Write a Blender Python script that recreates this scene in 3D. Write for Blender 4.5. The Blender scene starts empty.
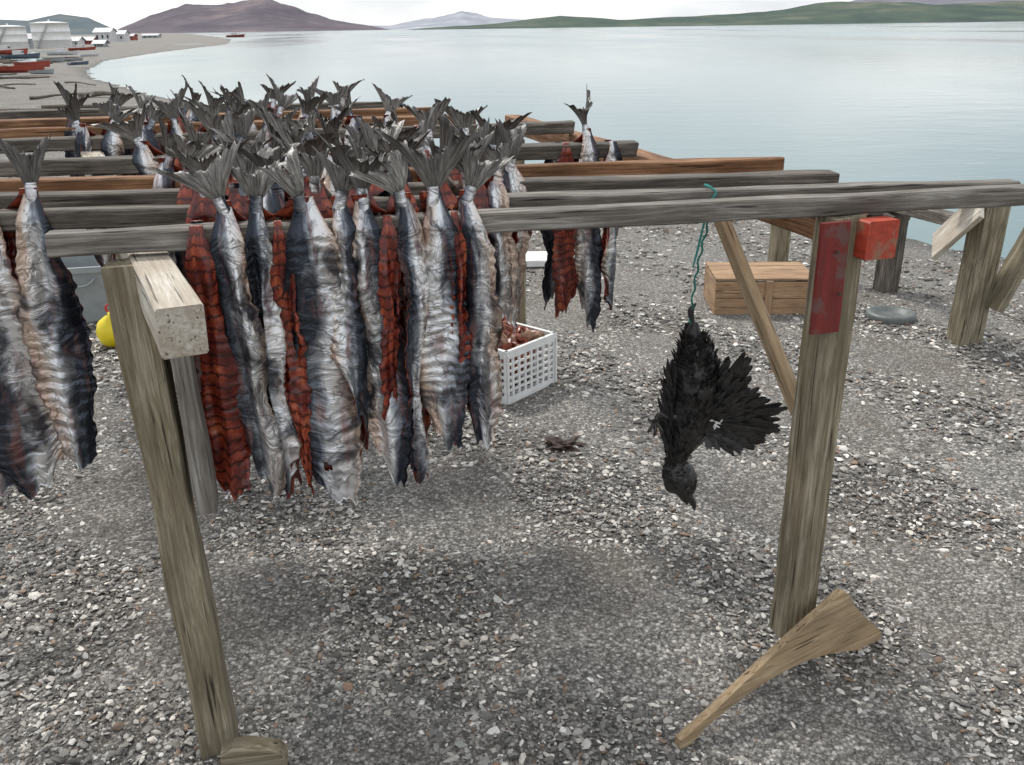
import bpy, bmesh, math, random
import numpy as np
from mathutils import Vector, Matrix, noise, Euler
random.seed(7); rng=np.random.default_rng(7)
scene=bpy.context.scene; COL=scene.collection
R=math.radians

# ---------------------------------------------------------------- helpers
def link(o,parent=None):
    COL.objects.link(o)
    if parent is not None: o.parent=parent
    return o
def empty(name,loc=(0,0,0)):
    e=bpy.data.objects.new(name,None); e.empty_display_size=.1; e.location=loc; return link(e)
def mesh_obj(name,verts,faces,mats,midx=None,parent=None,smooth=True,uvs=None):
    me=bpy.data.meshes.new(name); me.from_pydata([tuple(v) for v in verts],[],faces)
    for m in (mats if isinstance(mats,(list,tuple)) else [mats]): me.materials.append(m)
    if midx is not None: me.polygons.foreach_set("material_index",midx)
    if smooth: me.polygons.foreach_set("use_smooth",[True]*len(faces))
    if uvs is not None:
        l=me.uv_layers.new(name="UVMap")
        li=np.empty(len(me.loops),dtype=np.int32); me.loops.foreach_get("vertex_index",li)
        l.data.foreach_set("uv",np.array(uvs,dtype=np.float32)[li].ravel())
    me.update()
    return link(bpy.data.objects.new(name,me),parent)
class NT:
    def __init__(s,name):
        s.m=bpy.data.materials.new(name); s.m.use_nodes=True; s.t=s.m.node_tree; s.t.nodes.clear()
        s.out=s.n('ShaderNodeOutputMaterial'); s.b=s.n('ShaderNodeBsdfPrincipled'); s.l(s.b.outputs[0],s.out.inputs[0])
    def n(s,t,**k):
        x=s.t.nodes.new(t)
        for a,b in k.items(): setattr(x,a,b)
        return x
    def l(s,a,b): s.t.links.new(a,b)
    def tc(s,which='Object',scale=(1,1,1),loc=(0,0,0)):
        t=s.n('ShaderNodeTexCoord'); m=s.n('ShaderNodeMapping'); m.inputs['Scale'].default_value=scale; m.inputs['Location'].default_value=loc
        s.l(t.outputs[which],m.inputs[0]); return m.outputs[0]
    def noise(s,v,scale,detail=4,rough=.55,dist=0):
        x=s.n('ShaderNodeTexNoise'); x.inputs['Scale'].default_value=scale; x.inputs['Detail'].default_value=detail
        x.inputs['Roughness'].default_value=rough; x.inputs['Distortion'].default_value=dist; s.l(v,x.inputs['Vector']); return x.outputs['Fac']
    def ramp(s,f,stops):
        r=s.n('ShaderNodeValToRGB'); e=r.color_ramp.elements
        while len(e)>1: e.remove(e[0])
        e[0].position=stops[0][0]; e[0].color=(*c3(stops[0][1]),1)
        for p,c in stops[1:]:
            q=e.new(p); q.color=(*c3(c),1)
        s.l(f,r.inputs[0]); return r.outputs[0]
    def mix(s,f,a,b,mode='MIX'):
        x=s.n('ShaderNodeMix',data_type='RGBA',blend_type=mode)
        for i,v in ((0,f),(6,a),(7,b)):
            if hasattr(v,'links'): s.l(v,x.inputs[i])
            elif i==0: x.inputs[0].default_value=v
            else: x.inputs[i].default_value=(*c3(v),1)
        return x.outputs[2]
    def math(s,op,a,b=0):
        x=s.n('ShaderNodeMath',operation=op)
        for i,v in ((0,a),(1,b)):
            if hasattr(v,'links'): s.l(v,x.inputs[i])
            else: x.inputs[i].default_value=v
        return x.outputs[0]
    def bump(s,h,strength=.5,dist=.01,prev=None):
        x=s.n('ShaderNodeBump'); x.inputs['Strength'].default_value=strength; x.inputs['Distance'].default_value=dist
        s.l(h,x.inputs['Height'])
        if prev is not None: s.l(prev,x.inputs['Normal'])
        return x.outputs[0]
    def col(s,c):
        if hasattr(c,'links'): s.l(c,s.b.inputs['Base Color'])
        else: s.b.inputs['Base Color'].default_value=(*c3(c),1)
    def set(s,**k):
        for a,b in k.items():
            i=s.b.inputs[a.replace('_',' ')]
            if hasattr(b,'links'): s.l(b,i)
            else: i.default_value=b
def c3(c):
    return (c,c,c) if isinstance(c,(int,float)) else c[:3]
def simple(name,c,rough=.6,var=.25,scale=12,metal=0.):
    t=NT(name); v=t.tc(); f=t.noise(v,scale,4)
    t.col(t.ramp(f,[(.3,tuple(a*(1-var) for a in c3(c))),(.7,tuple(min(1,a*(1+var)) for a in c3(c)))]))
    t.set(Roughness=rough,Metallic=metal); t.l(t.bump(f,.25,.004),t.b.inputs['Normal']); return t.m

# ---------------------------------------------------------------- materials
def wood(name,dark,mid,light,stain=None,rough=.75):
    t=NT(name)
    oi=t.n('ShaderNodeObjectInfo'); tc=t.n('ShaderNodeTexCoord')
    ad=t.n('ShaderNodeVectorMath',operation='ADD'); cb=t.n('ShaderNodeCombineXYZ')
    r=t.math('MULTIPLY',oi.outputs['Random'],37.); 
    for i in range(3): t.l(r,cb.inputs[i])
    t.l(tc.outputs['Object'],ad.inputs[0]); t.l(cb.outputs[0],ad.inputs[1])
    mp=t.n('ShaderNodeMapping'); mp.inputs['Scale'].default_value=(1.2,30,30); t.l(ad.outputs[0],mp.inputs[0])
    g=t.noise(mp.outputs[0],3.2,6,.7,.6)
    mp2=t.n('ShaderNodeMapping'); mp2.inputs['Scale'].default_value=(3,9,9); t.l(ad.outputs[0],mp2.inputs[0])
    b=t.noise(mp2.outputs[0],1.6,4,.6)
    c=t.ramp(g,[(.32,dark),(.49,mid),(.64,light)])
    c=t.mix(t.ramp(b,[(.35,0),(.7,.75)]),c,stain if stain else tuple(x*.45 for x in dark))
    mp3=t.n('ShaderNodeMapping'); mp3.inputs['Scale'].default_value=(2.5,60,60); t.l(ad.outputs[0],mp3.inputs[0])
    cr=t.noise(mp3.outputs[0],1.8,2,.5)
    c=t.mix(t.ramp(cr,[(.31,.9),(.37,0)]),c,tuple(x*.25 for x in dark))
    t.col(c); t.set(Roughness=rough); t.b.inputs['Specular IOR Level'].default_value=.25
    t.l(t.bump(cr,.5,.004,t.bump(g,.8,.006)),t.b.inputs['Normal']); return t.m
M_grey=wood("weathered_grey_wood",(.10,.088,.075),(.21,.19,.165),(.38,.36,.33),(.07,.06,.05))
M_dgrey=wood("dark_grey_wood",(.06,.052,.044),(.14,.12,.10),(.29,.26,.22))
M_post=wood("weathered_post_wood",(.14,.11,.072),(.27,.23,.155),(.46,.415,.32),(.12,.10,.065))
M_brown=wood("brown_wood",(.13,.06,.03),(.27,.135,.065),(.42,.25,.14))
M_tan=wood("tan_wood",(.30,.21,.12),(.42,.31,.19),(.56,.45,.31),(.25,.16,.09))
M_ply=wood("plywood",(.30,.205,.12),(.43,.31,.185),(.56,.435,.28),(.22,.165,.10))
M_white=wood("pale_painted_wood",(.40,.35,.28),(.56,.52,.44),(.72,.69,.62),(.32,.24,.17))
def painted(name,c,c2):
    t=NT(name); v=t.tc(); f=t.noise(v,14,6,.7); g=t.noise(t.tc(scale=(1,20,20)),4,5)
    cc=t.mix(t.ramp(f,[(.53,0),(.6,1)]),t.ramp(g,[(.3,tuple(x*.6 for x in c)),(.7,c)]),c2)
    t.col(cc); t.set(Roughness=.6); t.l(t.bump(g,.4,.003),t.b.inputs['Normal']); return t.m
M_red=painted("red_painted_wood",(.20,.018,.014),(.13,.06,.05))
M_redor=painted("orange_red_painted_wood",(.48,.06,.028),(.28,.13,.08))

def fish_skin():
    t=NT("salmon_skin"); oi=t.n('ShaderNodeObjectInfo'); uv=t.n('ShaderNodeUVMap',uv_map="UVMap")
    off=t.n('ShaderNodeCombineXYZ'); t.l(t.math('MULTIPLY',oi.outputs['Random'],53.),off.inputs[2])
    ad=t.n('ShaderNodeVectorMath',operation='ADD'); t.l(uv.outputs[0],ad.inputs[0]); t.l(off.outputs[0],ad.inputs[1]); P=ad.outputs[0]
    def mp(sc):
        m=t.n('ShaderNodeMapping'); m.inputs['Scale'].default_value=sc; t.l(P,m.inputs[0]); return m.outputs[0]
    sx=t.n('ShaderNodeSeparateXYZ'); t.l(uv.outputs[0],sx.inputs[0])
    n1=t.noise(mp((1.8,5,1)),1.5,3,.5)
    rs=t.math('MULTIPLY',t.math('SUBTRACT',t.math('FRACT',t.math('MULTIPLY',oi.outputs['Random'],7.31)),.5),.42)
    u=t.math('ADD',t.math('ADD',sx.outputs[0],rs),t.math('MULTIPLY',t.math('SUBTRACT',n1,.5),.8))
    base=t.ramp(u,[(.06,(.016,.020,.028)),(.30,(.05,.06,.08)),(.42,(.26,.28,.31)),(.56,(.74,.75,.77)),(.76,(.70,.68,.66)),(.93,(.55,.42,.34))])
    bars=t.noise(mp((1.4,9,1)),1.0,3,.55,.8)
    c=t.mix(t.ramp(bars,[(.37,.88),(.49,0)]),base,(.035,.038,.050))
    wr=t.noise(mp((2.,24,1)),1.0,3,.55,1.0)
    c=t.mix(t.ramp(wr,[(.46,0),(.497,.62),(.535,0)]),c,(.028,.028,.036))
    bl=t.noise(mp((3,5,1)),1.4,3,.6)
    c=t.mix(t.ramp(bl,[(.55,0),(.70,.65)]),c,(.24,.11,.10))
    t.col(c); t.set(Metallic=.62,Roughness=t.ramp(bl,[(.3,.2),(.7,.44)]))
    t.l(t.bump(wr,.8,.013),t.b.inputs['Normal']); return t.m
def fish_flesh():
    t=NT("salmon_flesh"); oi=t.n('ShaderNodeObjectInfo'); uv=t.n('ShaderNodeUVMap',uv_map="UVMap")
    off=t.n('ShaderNodeCombineXYZ'); t.l(t.math('MULTIPLY',oi.outputs['Random'],31.),off.inputs[2])
    ad=t.n('ShaderNodeVectorMath',operation='ADD'); t.l(uv.outputs[0],ad.inputs[0]); t.l(off.outputs[0],ad.inputs[1])
    m=t.n('ShaderNodeMapping'); m.inputs['Scale'].default_value=(2,9,1); t.l(ad.outputs[0],m.inputs[0])
    a=t.noise(m.outputs[0],1.5,5,.65)
    c=t.ramp(a,[(.3,(.05,.007,.006)),(.47,(.14,.018,.011)),(.58,(.30,.052,.022)),(.72,(.50,.14,.05))])
    sx=t.n('ShaderNodeSeparateXYZ'); t.l(uv.outputs[0],sx.inputs[0])
    s=t.math('SINE',t.math('ADD',t.math('MULTIPLY',sx.outputs[1],2*math.pi/.026),t.math('MULTIPLY',a,13.)))
    c=t.mix(t.ramp(s,[(.0,0),(.5,0),(.92,.85)]),c,(.028,.005,.004))
    t.col(c); t.set(Roughness=.26); t.l(t.bump(s,-.6,.006,t.bump(a,.4,.005)),t.b.inputs['Normal']); return t.m
def fish_tail():
    t=NT("salmon_tail_fin"); uv=t.n('ShaderNodeUVMap',uv_map="UVMap")
    m=t.n('ShaderNodeMapping'); m.inputs['Scale'].default_value=(34,2.5,1); t.l(uv.outputs[0],m.inputs[0])
    a=t.noise(m.outputs[0],1,4,.6)
    oi=t.n('ShaderNodeObjectInfo'); sx=t.n('ShaderNodeSeparateXYZ'); t.l(uv.outputs[0],sx.inputs[0])
    c=t.ramp(a,[(.34,(.055,.053,.048)),(.48,(.20,.19,.17)),(.64,(.55,.52,.47))])
    c=t.mix(t.math('MULTIPLY',oi.outputs['Random'],.8),c,(.04,.034,.03))
    c=t.mix(t.ramp(sx.outputs[1],[(.35,0),(1.,.6)]),c,(.045,.038,.033))
    t.col(c); t.set(Roughness=.36); t.l(t.bump(a,.9,.004),t.b.inputs['Normal']); return t.m
M_skin,M_flesh,M_tail=fish_skin(),fish_flesh(),fish_tail()

# ---------------------------------------------------------------- terrain
SHORE=[(90,-130),(20,-16.7),(4.95,6.0),(4.24,7.14),(3.60,8.08),(2.66,9.40),(-1.6,15.5),(-6.81,23.5),(-11.46,29.84),(-18.49,42.),(-22.85,51.5),(-29,68),(-36,100),(-44,150),(-75,260),(-190,600),(-560,1700),(-1500,4200)]
LAND=SHORE+[(-12000,4200),(-12000,-6000),(90,-6000)]
SA=np.array(SHORE,float)
def sdist(x,y):
    x=np.asarray(x,float); y=np.asarray(y,float); d=np.full(x.shape,1e9)
    for i in range(len(SA)-1):
        a=SA[i]; b=SA[i+1]; e=b-a; t=np.clip(((x-a[0])*e[0]+(y-a[1])*e[1])/(e@e),0,1)
        d=np.minimum(d,np.hypot(x-a[0]-t*e[0],y-a[1]-t*e[1]))
    ins=np.zeros(x.shape,bool); n=len(LAND)
    for i in range(n):
        x0,y0=LAND[i]; x1,y1=LAND[(i+1)%n]
        if y0==y1: continue
        c=((y0>y)!=(y1>y))&(x<(x1-x0)*(y-y0)/(y1-y0)+x0); ins^=c
    return np.where(ins,d,-d)
WL=-.15
def gz(x,y):
    x=np.asarray(x,float); y=np.asarray(y,float); d=sdist(x,y)+.12*np.sin(x*1.7+y*.9)+.06*np.sin(x*4.1-y*3)
    s=np.clip(d/1.6,0,1); z=np.where(d>0,WL+.15*s*s*(3-2*s),WL+np.clip(d*.12,-3,0))
    und=.012*np.sin(x*2.1+.5)*np.cos(y*1.6)+.008*np.sin(x*5.3+y*4.1)
    far=np.clip((np.hypot(x,y)-14)/30,0,1)*np.clip(d/6,0,1)*.25*np.sin(x*.23+1)*np.sin(y*.11)
    return z+np.where(d>0,und*s+far,0)
def warp(n,a,b):   # symmetric growing spacing
    t=np.linspace(-1,1,n); return np.sign(t)*(a*np.abs(t)+b*(np.exp(np.abs(t)*6.5)-1)/(math.exp(6.5)-1))
gx=warp(361,14,9000); gy=warp(361,16,4300)
X,Y=np.meshgrid(gx,gy+3); Zg=gz(X,Y)
nv=X.shape; V=np.stack([X.ravel(),Y.ravel(),Zg.ravel()],1)
idx=np.arange(nv[0]*nv[1]).reshape(nv); F=np.stack([idx[:-1,:-1],idx[:-1,1:],idx[1:,1:],idx[1:,:-1]],-1).reshape(-1,4)
def np_mesh(name,V,F,mats,smooth=True,colors=None,parent=None):
    me=bpy.data.meshes.new(name); k=F.shape[1]
    me.vertices.add(len(V)); me.vertices.foreach_set("co",V.astype(np.float32).ravel())
    me.loops.add(F.size); me.loops.foreach_set("vertex_index",F.astype(np.int32).ravel())
    me.polygons.add(len(F)); me.polygons.foreach_set("loop_start",np.arange(0,F.size,k,dtype=np.int32)); me.polygons.foreach_set("loop_total",np.full(len(F),k,dtype=np.int32))
    me.update(calc_edges=True)
    me.polygons.foreach_set("use_smooth",np.full(len(F),smooth))
    for m in mats: me.materials.append(m)
    if colors is not None:
        a=me.color_attributes.new("Col",'FLOAT_COLOR','POINT'); a.data.foreach_set("color",colors.astype(np.float32).ravel())
    return link(bpy.data.objects.new(name,me),parent)
def ground_mat():
    t=NT("gravel_ground"); v=t.tc()
    def vor(sc,out='Color'):
        x=t.n('ShaderNodeTexVoronoi'); x.inputs['Scale'].default_value=sc; t.l(v,x.inputs['Vector']); return x
    a=vor(80); b=vor(200)
    sa=t.n('ShaderNodeSeparateColor'); t.l(a.outputs['Color'],sa.inputs[0]); sb=t.n('ShaderNodeSeparateColor'); t.l(b.outputs['Color'],sb.inputs[0])
    ca=t.ramp(sa.outputs[0],[(0,(.06,.057,.052)),(.45,(.22,.212,.195)),(.8,(.40,.385,.355)),(.93,(.76,.73,.69))])
    cb=t.ramp(sb.outputs[0],[(0,(.045,.042,.038)),(.6,(.23,.222,.205)),(.95,(.68,.65,.61))])
    c=t.mix(.5,ca,cb)
    edge=t.ramp(a.outputs['Distance'],[(.35,0),(.75,.6)]); c=t.mix(edge,c,(.035,.032,.03))
    big=t.noise(v,1.1,5,.6); c=t.mix(t.ramp(big,[(.45,0),(.68,.5)]),c,(.10,.078,.055))
    big2=t.noise(v,.12,4,.6); c=t.mix(t.ramp(big2,[(.4,0),(.7,.45)]),c,(.17,.155,.13))
    sx=t.n('ShaderNodeSeparateXYZ'); t.l(v,sx.inputs[0])
    wet=t.ramp(t.math('ADD',t.math('MULTIPLY',sx.outputs[2],5.),t.math('ADD',1.,t.math('MULTIPLY',big,.25))),[(.36,1),(.62,0)])
    c=t.mix(wet,c,t.mix(.55,c,(.015,.015,.014)))
    t.col(c); t.set(Roughness=.8); t.b.inputs['Specular IOR Level'].default_value=.3
    h=t.math('SUBTRACT',1.,a.outputs['Distance']); h2=t.math('SUBTRACT',1.,b.outputs['Distance'])
    hh=t.math('ADD',h,t.math('MULTIPLY',h2,.4))
    t.l(t.bump(hh,.9,.010),t.b.inputs['Normal']); return t.m
np_mesh("ground",V,F,[ground_mat()])

# pebbles
def pebble_mat():
    t=NT("pebble_stone"); a=t.n('ShaderNodeAttribute',attribute_name="Col")
    f=t.noise(t.tc(),160,1)
    t.col(t.mix(t.ramp(f,[(.35,.3),(.6,0)]),a.outputs['Color'],(.09,.087,.08))); t.set(Roughness=.6); t.b.inputs['Specular IOR Level'].default_value=.45
    return t.m
bm=bmesh.new(); bmesh.ops.create_icosphere(bm,subdivisions=1,radius=1); IV=np.array([v.co[:] for v in bm.verts]); IF=np.array([[v.index for v in f.verts] for f in bm.faces]); bm.free()
def scatter(n,ymin,ymax,smin,smax,wid=.78):
    y=np.sqrt(rng.random(n)*(ymax**2-ymin**2)+ymin**2); x=(rng.random(n)*2-1)*(y*wid+.5)
    d=sdist(x,y); k=d>.05; x,y=x[k],y[k]; n=len(x)
    s=smin*(smax/smin)**(rng.random(n)**1.9)
    return x,y,s
PX=[];PY=[];PS=[]
for args in ((52000,1.0,3.2,.0036,.0125),(34000,3.2,5.5,.0055,.018),(19000,5.5,10,.008,.024),(1600,1.0,6,.011,.019),(9000,10,24,.015,.045,.6)):
    x,y,s=scatter(*args); PX.append(x);PY.append(y);PS.append(s)
px,py,ps=map(np.concatenate,(PX,PY,PS)); N=len(px)
jit=1+.32*(rng.random((N,12,1))*2-1)
sc=np.stack([ps*(.8+.8*rng.random(N)),ps*(.55+.5*rng.random(N)),ps*(.15+.33*rng.random(N))],1)
P=IV[None]*jit*sc[:,None]
ang=rng.random(N)*6.283; tilt=(rng.random(N)-.5)*1.2
ct,st=np.cos(tilt),np.sin(tilt); x1=P[...,0]; y1=P[...,1]*ct[:,None]-P[...,2]*st[:,None]; z1=P[...,1]*st[:,None]+P[...,2]*ct[:,None]
ca,sa=np.cos(ang)[:,None],np.sin(ang)[:,None]
VX=px[:,None]+x1*ca-y1*sa; VY=py[:,None]+x1*sa+y1*ca; VZ=(gz(px,py)+sc[:,2]*.45)[:,None]+z1
PV=np.stack([VX,VY,VZ],-1).reshape(-1,3); PF=(IF[None]+12*np.arange(N)[:,None,None]).reshape(-1,3)
patch=.5+.5*np.sin(px*1.9+1)*np.sin(py*1.3+.4)+.3*np.sin(px*4.3+py*3.1)
lum=np.clip(.06+.54*rng.random(N)**1.45,0,1)*(1-.22*np.clip(patch,0,1)); wh=rng.random(N)<.14; lum[wh]=.62+.24*rng.random(wh.sum())
tint=rng.random(N)[:,None]; colr=lum[:,None]*(np.array([1,.98,.93])*(1-tint)+np.array([1.0,.92,.81])*tint)
br=rng.random(N)<.06; colr[br]=np.array([.24,.155,.10])*(.6+.8*rng.random((br.sum(),1)))
PC=np.repeat(np.concatenate([colr,np.ones((N,1))],1),12,0)
np_mesh("gravel",PV,PF,[pebble_mat()],smooth=False,colors=PC)

# water
def water_mat():
    t=NT("sea_water"); v=t.tc(); big=t.noise(t.tc(scale=(.03,.008,1)),1.,4,.6)
    t.col(t.ramp(big,[(.35,(.05,.12,.125)),(.65,(.11,.19,.19))])); t.set(Roughness=t.ramp(big,[(.35,.05),(.65,.2)])); t.b.inputs['IOR'].default_value=1.333
    w=t.noise(t.tc(scale=(3.5,6,1)),1.,3,.6); w2=t.noise(t.tc(scale=(.5,.9,1)),1.,2,.5)
    t.l(t.bump(w2,.08,.15,t.bump(w,.12,.03)),t.b.inputs['Normal']); return t.m
wv=np.array([(-13000,-6000,WL),(16000,-6000,WL),(16000,16000,WL),(-13000,16000,WL)],float)
np_mesh("water",wv,np.array([[0,1,2,3]]),[water_mat()])

# hills
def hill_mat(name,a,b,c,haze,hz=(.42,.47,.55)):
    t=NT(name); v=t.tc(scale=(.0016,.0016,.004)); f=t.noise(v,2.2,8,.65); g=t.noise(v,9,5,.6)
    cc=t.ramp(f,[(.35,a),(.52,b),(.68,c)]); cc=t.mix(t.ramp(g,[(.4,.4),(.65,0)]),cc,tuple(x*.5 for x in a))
    t.col(t.mix(haze,cc,hz)); t.set(Roughness=.95); t.b.inputs['Specular IOR Level'].default_value=.05; return t.m  # distance haze painted into the base colour as a bluish tint
def ridge(D,prof,mat,seed,front=.72,rough=.10):
    xs=[p[0] for p in prof]; cols=260; rows=26; vs=[]; fs=[]
    for i in range(cols+1):
        pxx=xs[0]+(xs[-1]-xs[0])*i/cols
        pyy=np.interp(pxx,xs,[p[1] for p in prof]); hy=27+(512-pxx)*.014
        h=max((hy-pyy)*D/1000*1.02,-2)
        for j in range(rows+1):
            t=j/rows; dep=D*(front+(1.25-front)*t); tc=(1-front)/(1.25-front)
            s=t/tc if t<tc else 1-(t-tc)/(1-tc)
            sh=s*s*(3-2*s) if t<tc else s
            sh=.35*s+.65*sh
            x=D*((pxx-512)*.001046+.006)*(dep/D)
            nz=noise.fractal(Vector((x*.0022,dep*.0022,seed)),1.,2.,6)
            z=h*sh+nz*rough*abs(h)*sh*(1-.75*(sh>.98)) + (1-s)*-3*(j==0 or j==rows) - .5
            vs.append((x,dep,z))
    for i in range(cols):
        for j in range(rows):
            a=i*(rows+1)+j; fs.append((a,a+rows+1,a+rows+2,a+1))
    return mesh_obj("hills",vs,fs,mat)
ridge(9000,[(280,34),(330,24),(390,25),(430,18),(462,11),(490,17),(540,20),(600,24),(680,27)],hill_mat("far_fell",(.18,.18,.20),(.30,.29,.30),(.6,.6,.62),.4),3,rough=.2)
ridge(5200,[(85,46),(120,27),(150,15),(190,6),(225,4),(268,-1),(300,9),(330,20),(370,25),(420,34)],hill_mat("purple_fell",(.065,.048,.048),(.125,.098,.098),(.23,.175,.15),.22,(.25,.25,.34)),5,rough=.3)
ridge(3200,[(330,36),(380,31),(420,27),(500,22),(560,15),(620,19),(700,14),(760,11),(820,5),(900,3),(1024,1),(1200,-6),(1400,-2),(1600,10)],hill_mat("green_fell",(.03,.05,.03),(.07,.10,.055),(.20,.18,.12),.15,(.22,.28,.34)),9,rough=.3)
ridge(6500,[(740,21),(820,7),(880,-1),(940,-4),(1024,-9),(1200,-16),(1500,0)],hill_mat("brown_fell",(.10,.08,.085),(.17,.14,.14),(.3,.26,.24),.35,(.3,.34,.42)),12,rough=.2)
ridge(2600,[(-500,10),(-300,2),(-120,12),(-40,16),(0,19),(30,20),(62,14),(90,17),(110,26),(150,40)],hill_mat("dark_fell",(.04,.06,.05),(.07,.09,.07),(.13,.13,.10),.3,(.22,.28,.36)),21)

# ---------------------------------------------------------------- beams
def beam(name,p0,p1,w,h,mat,parent,up=(0,0,1),seed=0,wob=.003,bev=.004):
    p0=Vector(p0);p1=Vector(p1); d=p1-p0; L=d.length; X=d/L; U=Vector(up); Yv=U.cross(X).normalized(); Z=X.cross(Yv)
    n=max(3,int(L/.06)); vs=[];fs=[]
    ring=[(-w/2+bev,-h/2),(w/2-bev,-h/2),(w/2,-h/2+bev),(w/2,h/2-bev),(w/2-bev,h/2),(-w/2+bev,h/2),(-w/2,h/2-bev),(-w/2,-h/2+bev)]
    for i in range(n+1):
        x=L*i/n-L/2
        for k,(a,b) in enumerate(ring):
            q=noise.noise_vector(Vector((x*5+seed*7.3,a*25,b*25)))*wob
            chip=1-.10*max(0,noise.noise(Vector((x*9+seed,k*3.1,5)))-.35)
            vs.append((x+(q.x*2 if i in(0,n) else 0),a*chip+q.y,b*chip+q.z))
    for i in range(n):
        for k in range(8):
            a=i*8+k;b=i*8+(k+1)%8; fs.append((a,b,b+8,a+8))
    fs.append(tuple(range(7,-1,-1))); fs.append(tuple(n*8+k for k in range(8)))
    o=mesh_obj(name,vs,fs,mat,parent=parent,smooth=False)
    m=Matrix.Translation((p0+p1)/2)@Matrix((X,Yv,Z)).transposed().to_4x4()
    o.matrix_local=m
    return o
rack=empty("fish_drying_rack")
RT=1.32
rails=[((-.955,1.815),(1.40,2.245),M_grey,.05,.046),
 ((-1.75,2.03),(-.42,2.135),M_dgrey,.05,.046),((-.52,2.155),(1.30,2.305),M_grey,.05,.042),
 ((-1.75,2.26),(.90,2.485),M_dgrey,.07,.042),
 ((-1.9,2.49),(.84,2.785),M_brown,.05,.05),
 ((-2.1,2.90),(.45,3.235),M_dgrey,.07,.05),
 ((-2.5,3.50),(.28,4.0),M_dgrey,.07,.05),
 ((-2.7,3.90),(-.16,4.41),M_brown,.07,.05),
 ((-2.9,4.35),(-.35,4.85),M_brown,.07,.05),
 ((-3.2,4.9),(-.6,5.3),M_dgrey,.07,.05)]
for i,(a,b,m,w,h) in enumerate(rails):
    beam("rail_%d"%(i+1),(*a,RT-h/2),(*b,RT-h/2),w,h,m,rack,seed=i,wob=.004)
def rail_y(i,x):
    a,b=rails[i][0],rails[i][1]; return a[1]+(b[1]-a[1])*(x-a[0])/(b[0]-a[0])
zc=1.268-.045
beam("crossbeam_left",(-.570,1.465,zc-.005),(-2.38,5.05,zc),.080,.092,M_white,rack,seed=21)
beam("crossbeam_right",(.862,2.11,zc),(.02,5.0,zc),.080,.080,M_brown,rack,seed=22)
beam("crossbeam_end_block",(.877,2.06,zc+.001),(.863,2.106,zc+.001),.086,.092,M_redor,rack,seed=23,wob=.001)
beam("post_left",(-.795,1.80,1.258),(-.755,1.765,-.1),.085,.085,M_post,rack,up=(.25,-.97,0),seed=31,wob=.006)
beam("post_left_sister",(-.690,1.765,.70),(-.705,1.785,1.17),.040,.085,M_grey,rack,up=(.25,-.97,0),seed=32,wob=.004)
beam("post_right",(.795,2.11,.07),(.795,2.125,1.272),.088,.088,M_post,rack,up=(.34,-.94,0),seed=33,wob=.004)
beam("red_board",(.763,2.052,1.0),(.763,2.062,1.268),.082,.016,M_red,rack,up=(.34,-.94,0),seed=34,wob=.001)
beam("brace_right",(.765,2.17,.74),(.60,2.68,1.24),.028,.062,M_tan,rack,up=(0,-.5,.5),seed=35,wob=.002)
beam("post_back_left",(-2.0,4.5,-.1),(-2.0,4.5,1.17),.088,.088,M_post,rack,up=(.25,-.97,0),seed=36)
beam("post_back_right",(.03,4.7,-.1),(.03,4.7,1.17),.088,.088,M_post,rack,up=(.25,-.97,0),seed=37)
M_nail=simple("rusty_nail",(.06,.04,.03),.6)
def nails(pts,nrm):
    vs=[];fs=[]; nrm=Vector(nrm).normalized(); a=nrm.orthogonal().normalized(); b=nrm.cross(a)
    for p in pts:
        p=Vector(p); s=len(vs)
        for k in range(8): vs.append(tuple(p+nrm*.002+(a*math.cos(k*.785)+b*math.sin(k*.785))*.0045))
        for k in range(8): vs.append(tuple(p-nrm*.004+(a*math.cos(k*.785)+b*math.sin(k*.785))*.0045))
        fs.append(tuple(range(s,s+8))); fs+= [(s+k,s+8+k,s+8+(k+1)%8,s+(k+1)%8) for k in range(8)]
    mesh_obj("nail_heads",vs,fs,M_nail,parent=rack,smooth=False)
nails([(.74,2.051,1.06),(.77,2.043,1.2),(.785,2.038,1.1)],(.34,-.94,0)) 
def plate(name,a,b,pts,th,mat):
    a=Vector((*a,0)); b=Vector((*b,0)); X=(b-a); L=X.length; X/=L; Nn=X.cross(Vector((0,0,1)))
    vs=[];n=len(pts)
    for s in (0,1):
        for (u,z) in pts: vs.append((u*L,th*(s-.5),z))
    fs=[tuple(range(n-1,-1,-1)),tuple(range(n,2*n))]+[(i,(i+1)%n,(i+1)%n+n,i+n) for i in range(n)]
    o=mesh_obj(name,vs,fs,mat,parent=rack,smooth=False)
    o.matrix_local=Matrix.Translation(a)@Matrix((X,-Nn,Vector((0,0,1)))).transposed().to_4x4(); return o
plate("foot_plate_right",(.410,1.755),(1.055,2.150),[(0,-.01),(.05,-.01),(.12,.022),(.22,.045),(.34,.063),(.46,.071),(.58,.070),(.68,.058),(.78,.038),(.88,.012),(.97,-.012),(1.03,.0),(1.03,.03),(.97,.075),(.90,.125),(.84,.175),(.785,.235),(.755,.248),(.72,.240),(.5,.175),(.3,.112),(.14,.058),(0,.018)],.022,M_ply)
plate("foot_plate_left",(-.715,1.665),(-.565,1.69),[(0,-.02),(.95,-.02),(1,.05),(.9,.075),(.5,.095),(.2,.10),(0,.09)],.05,M_post)

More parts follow.
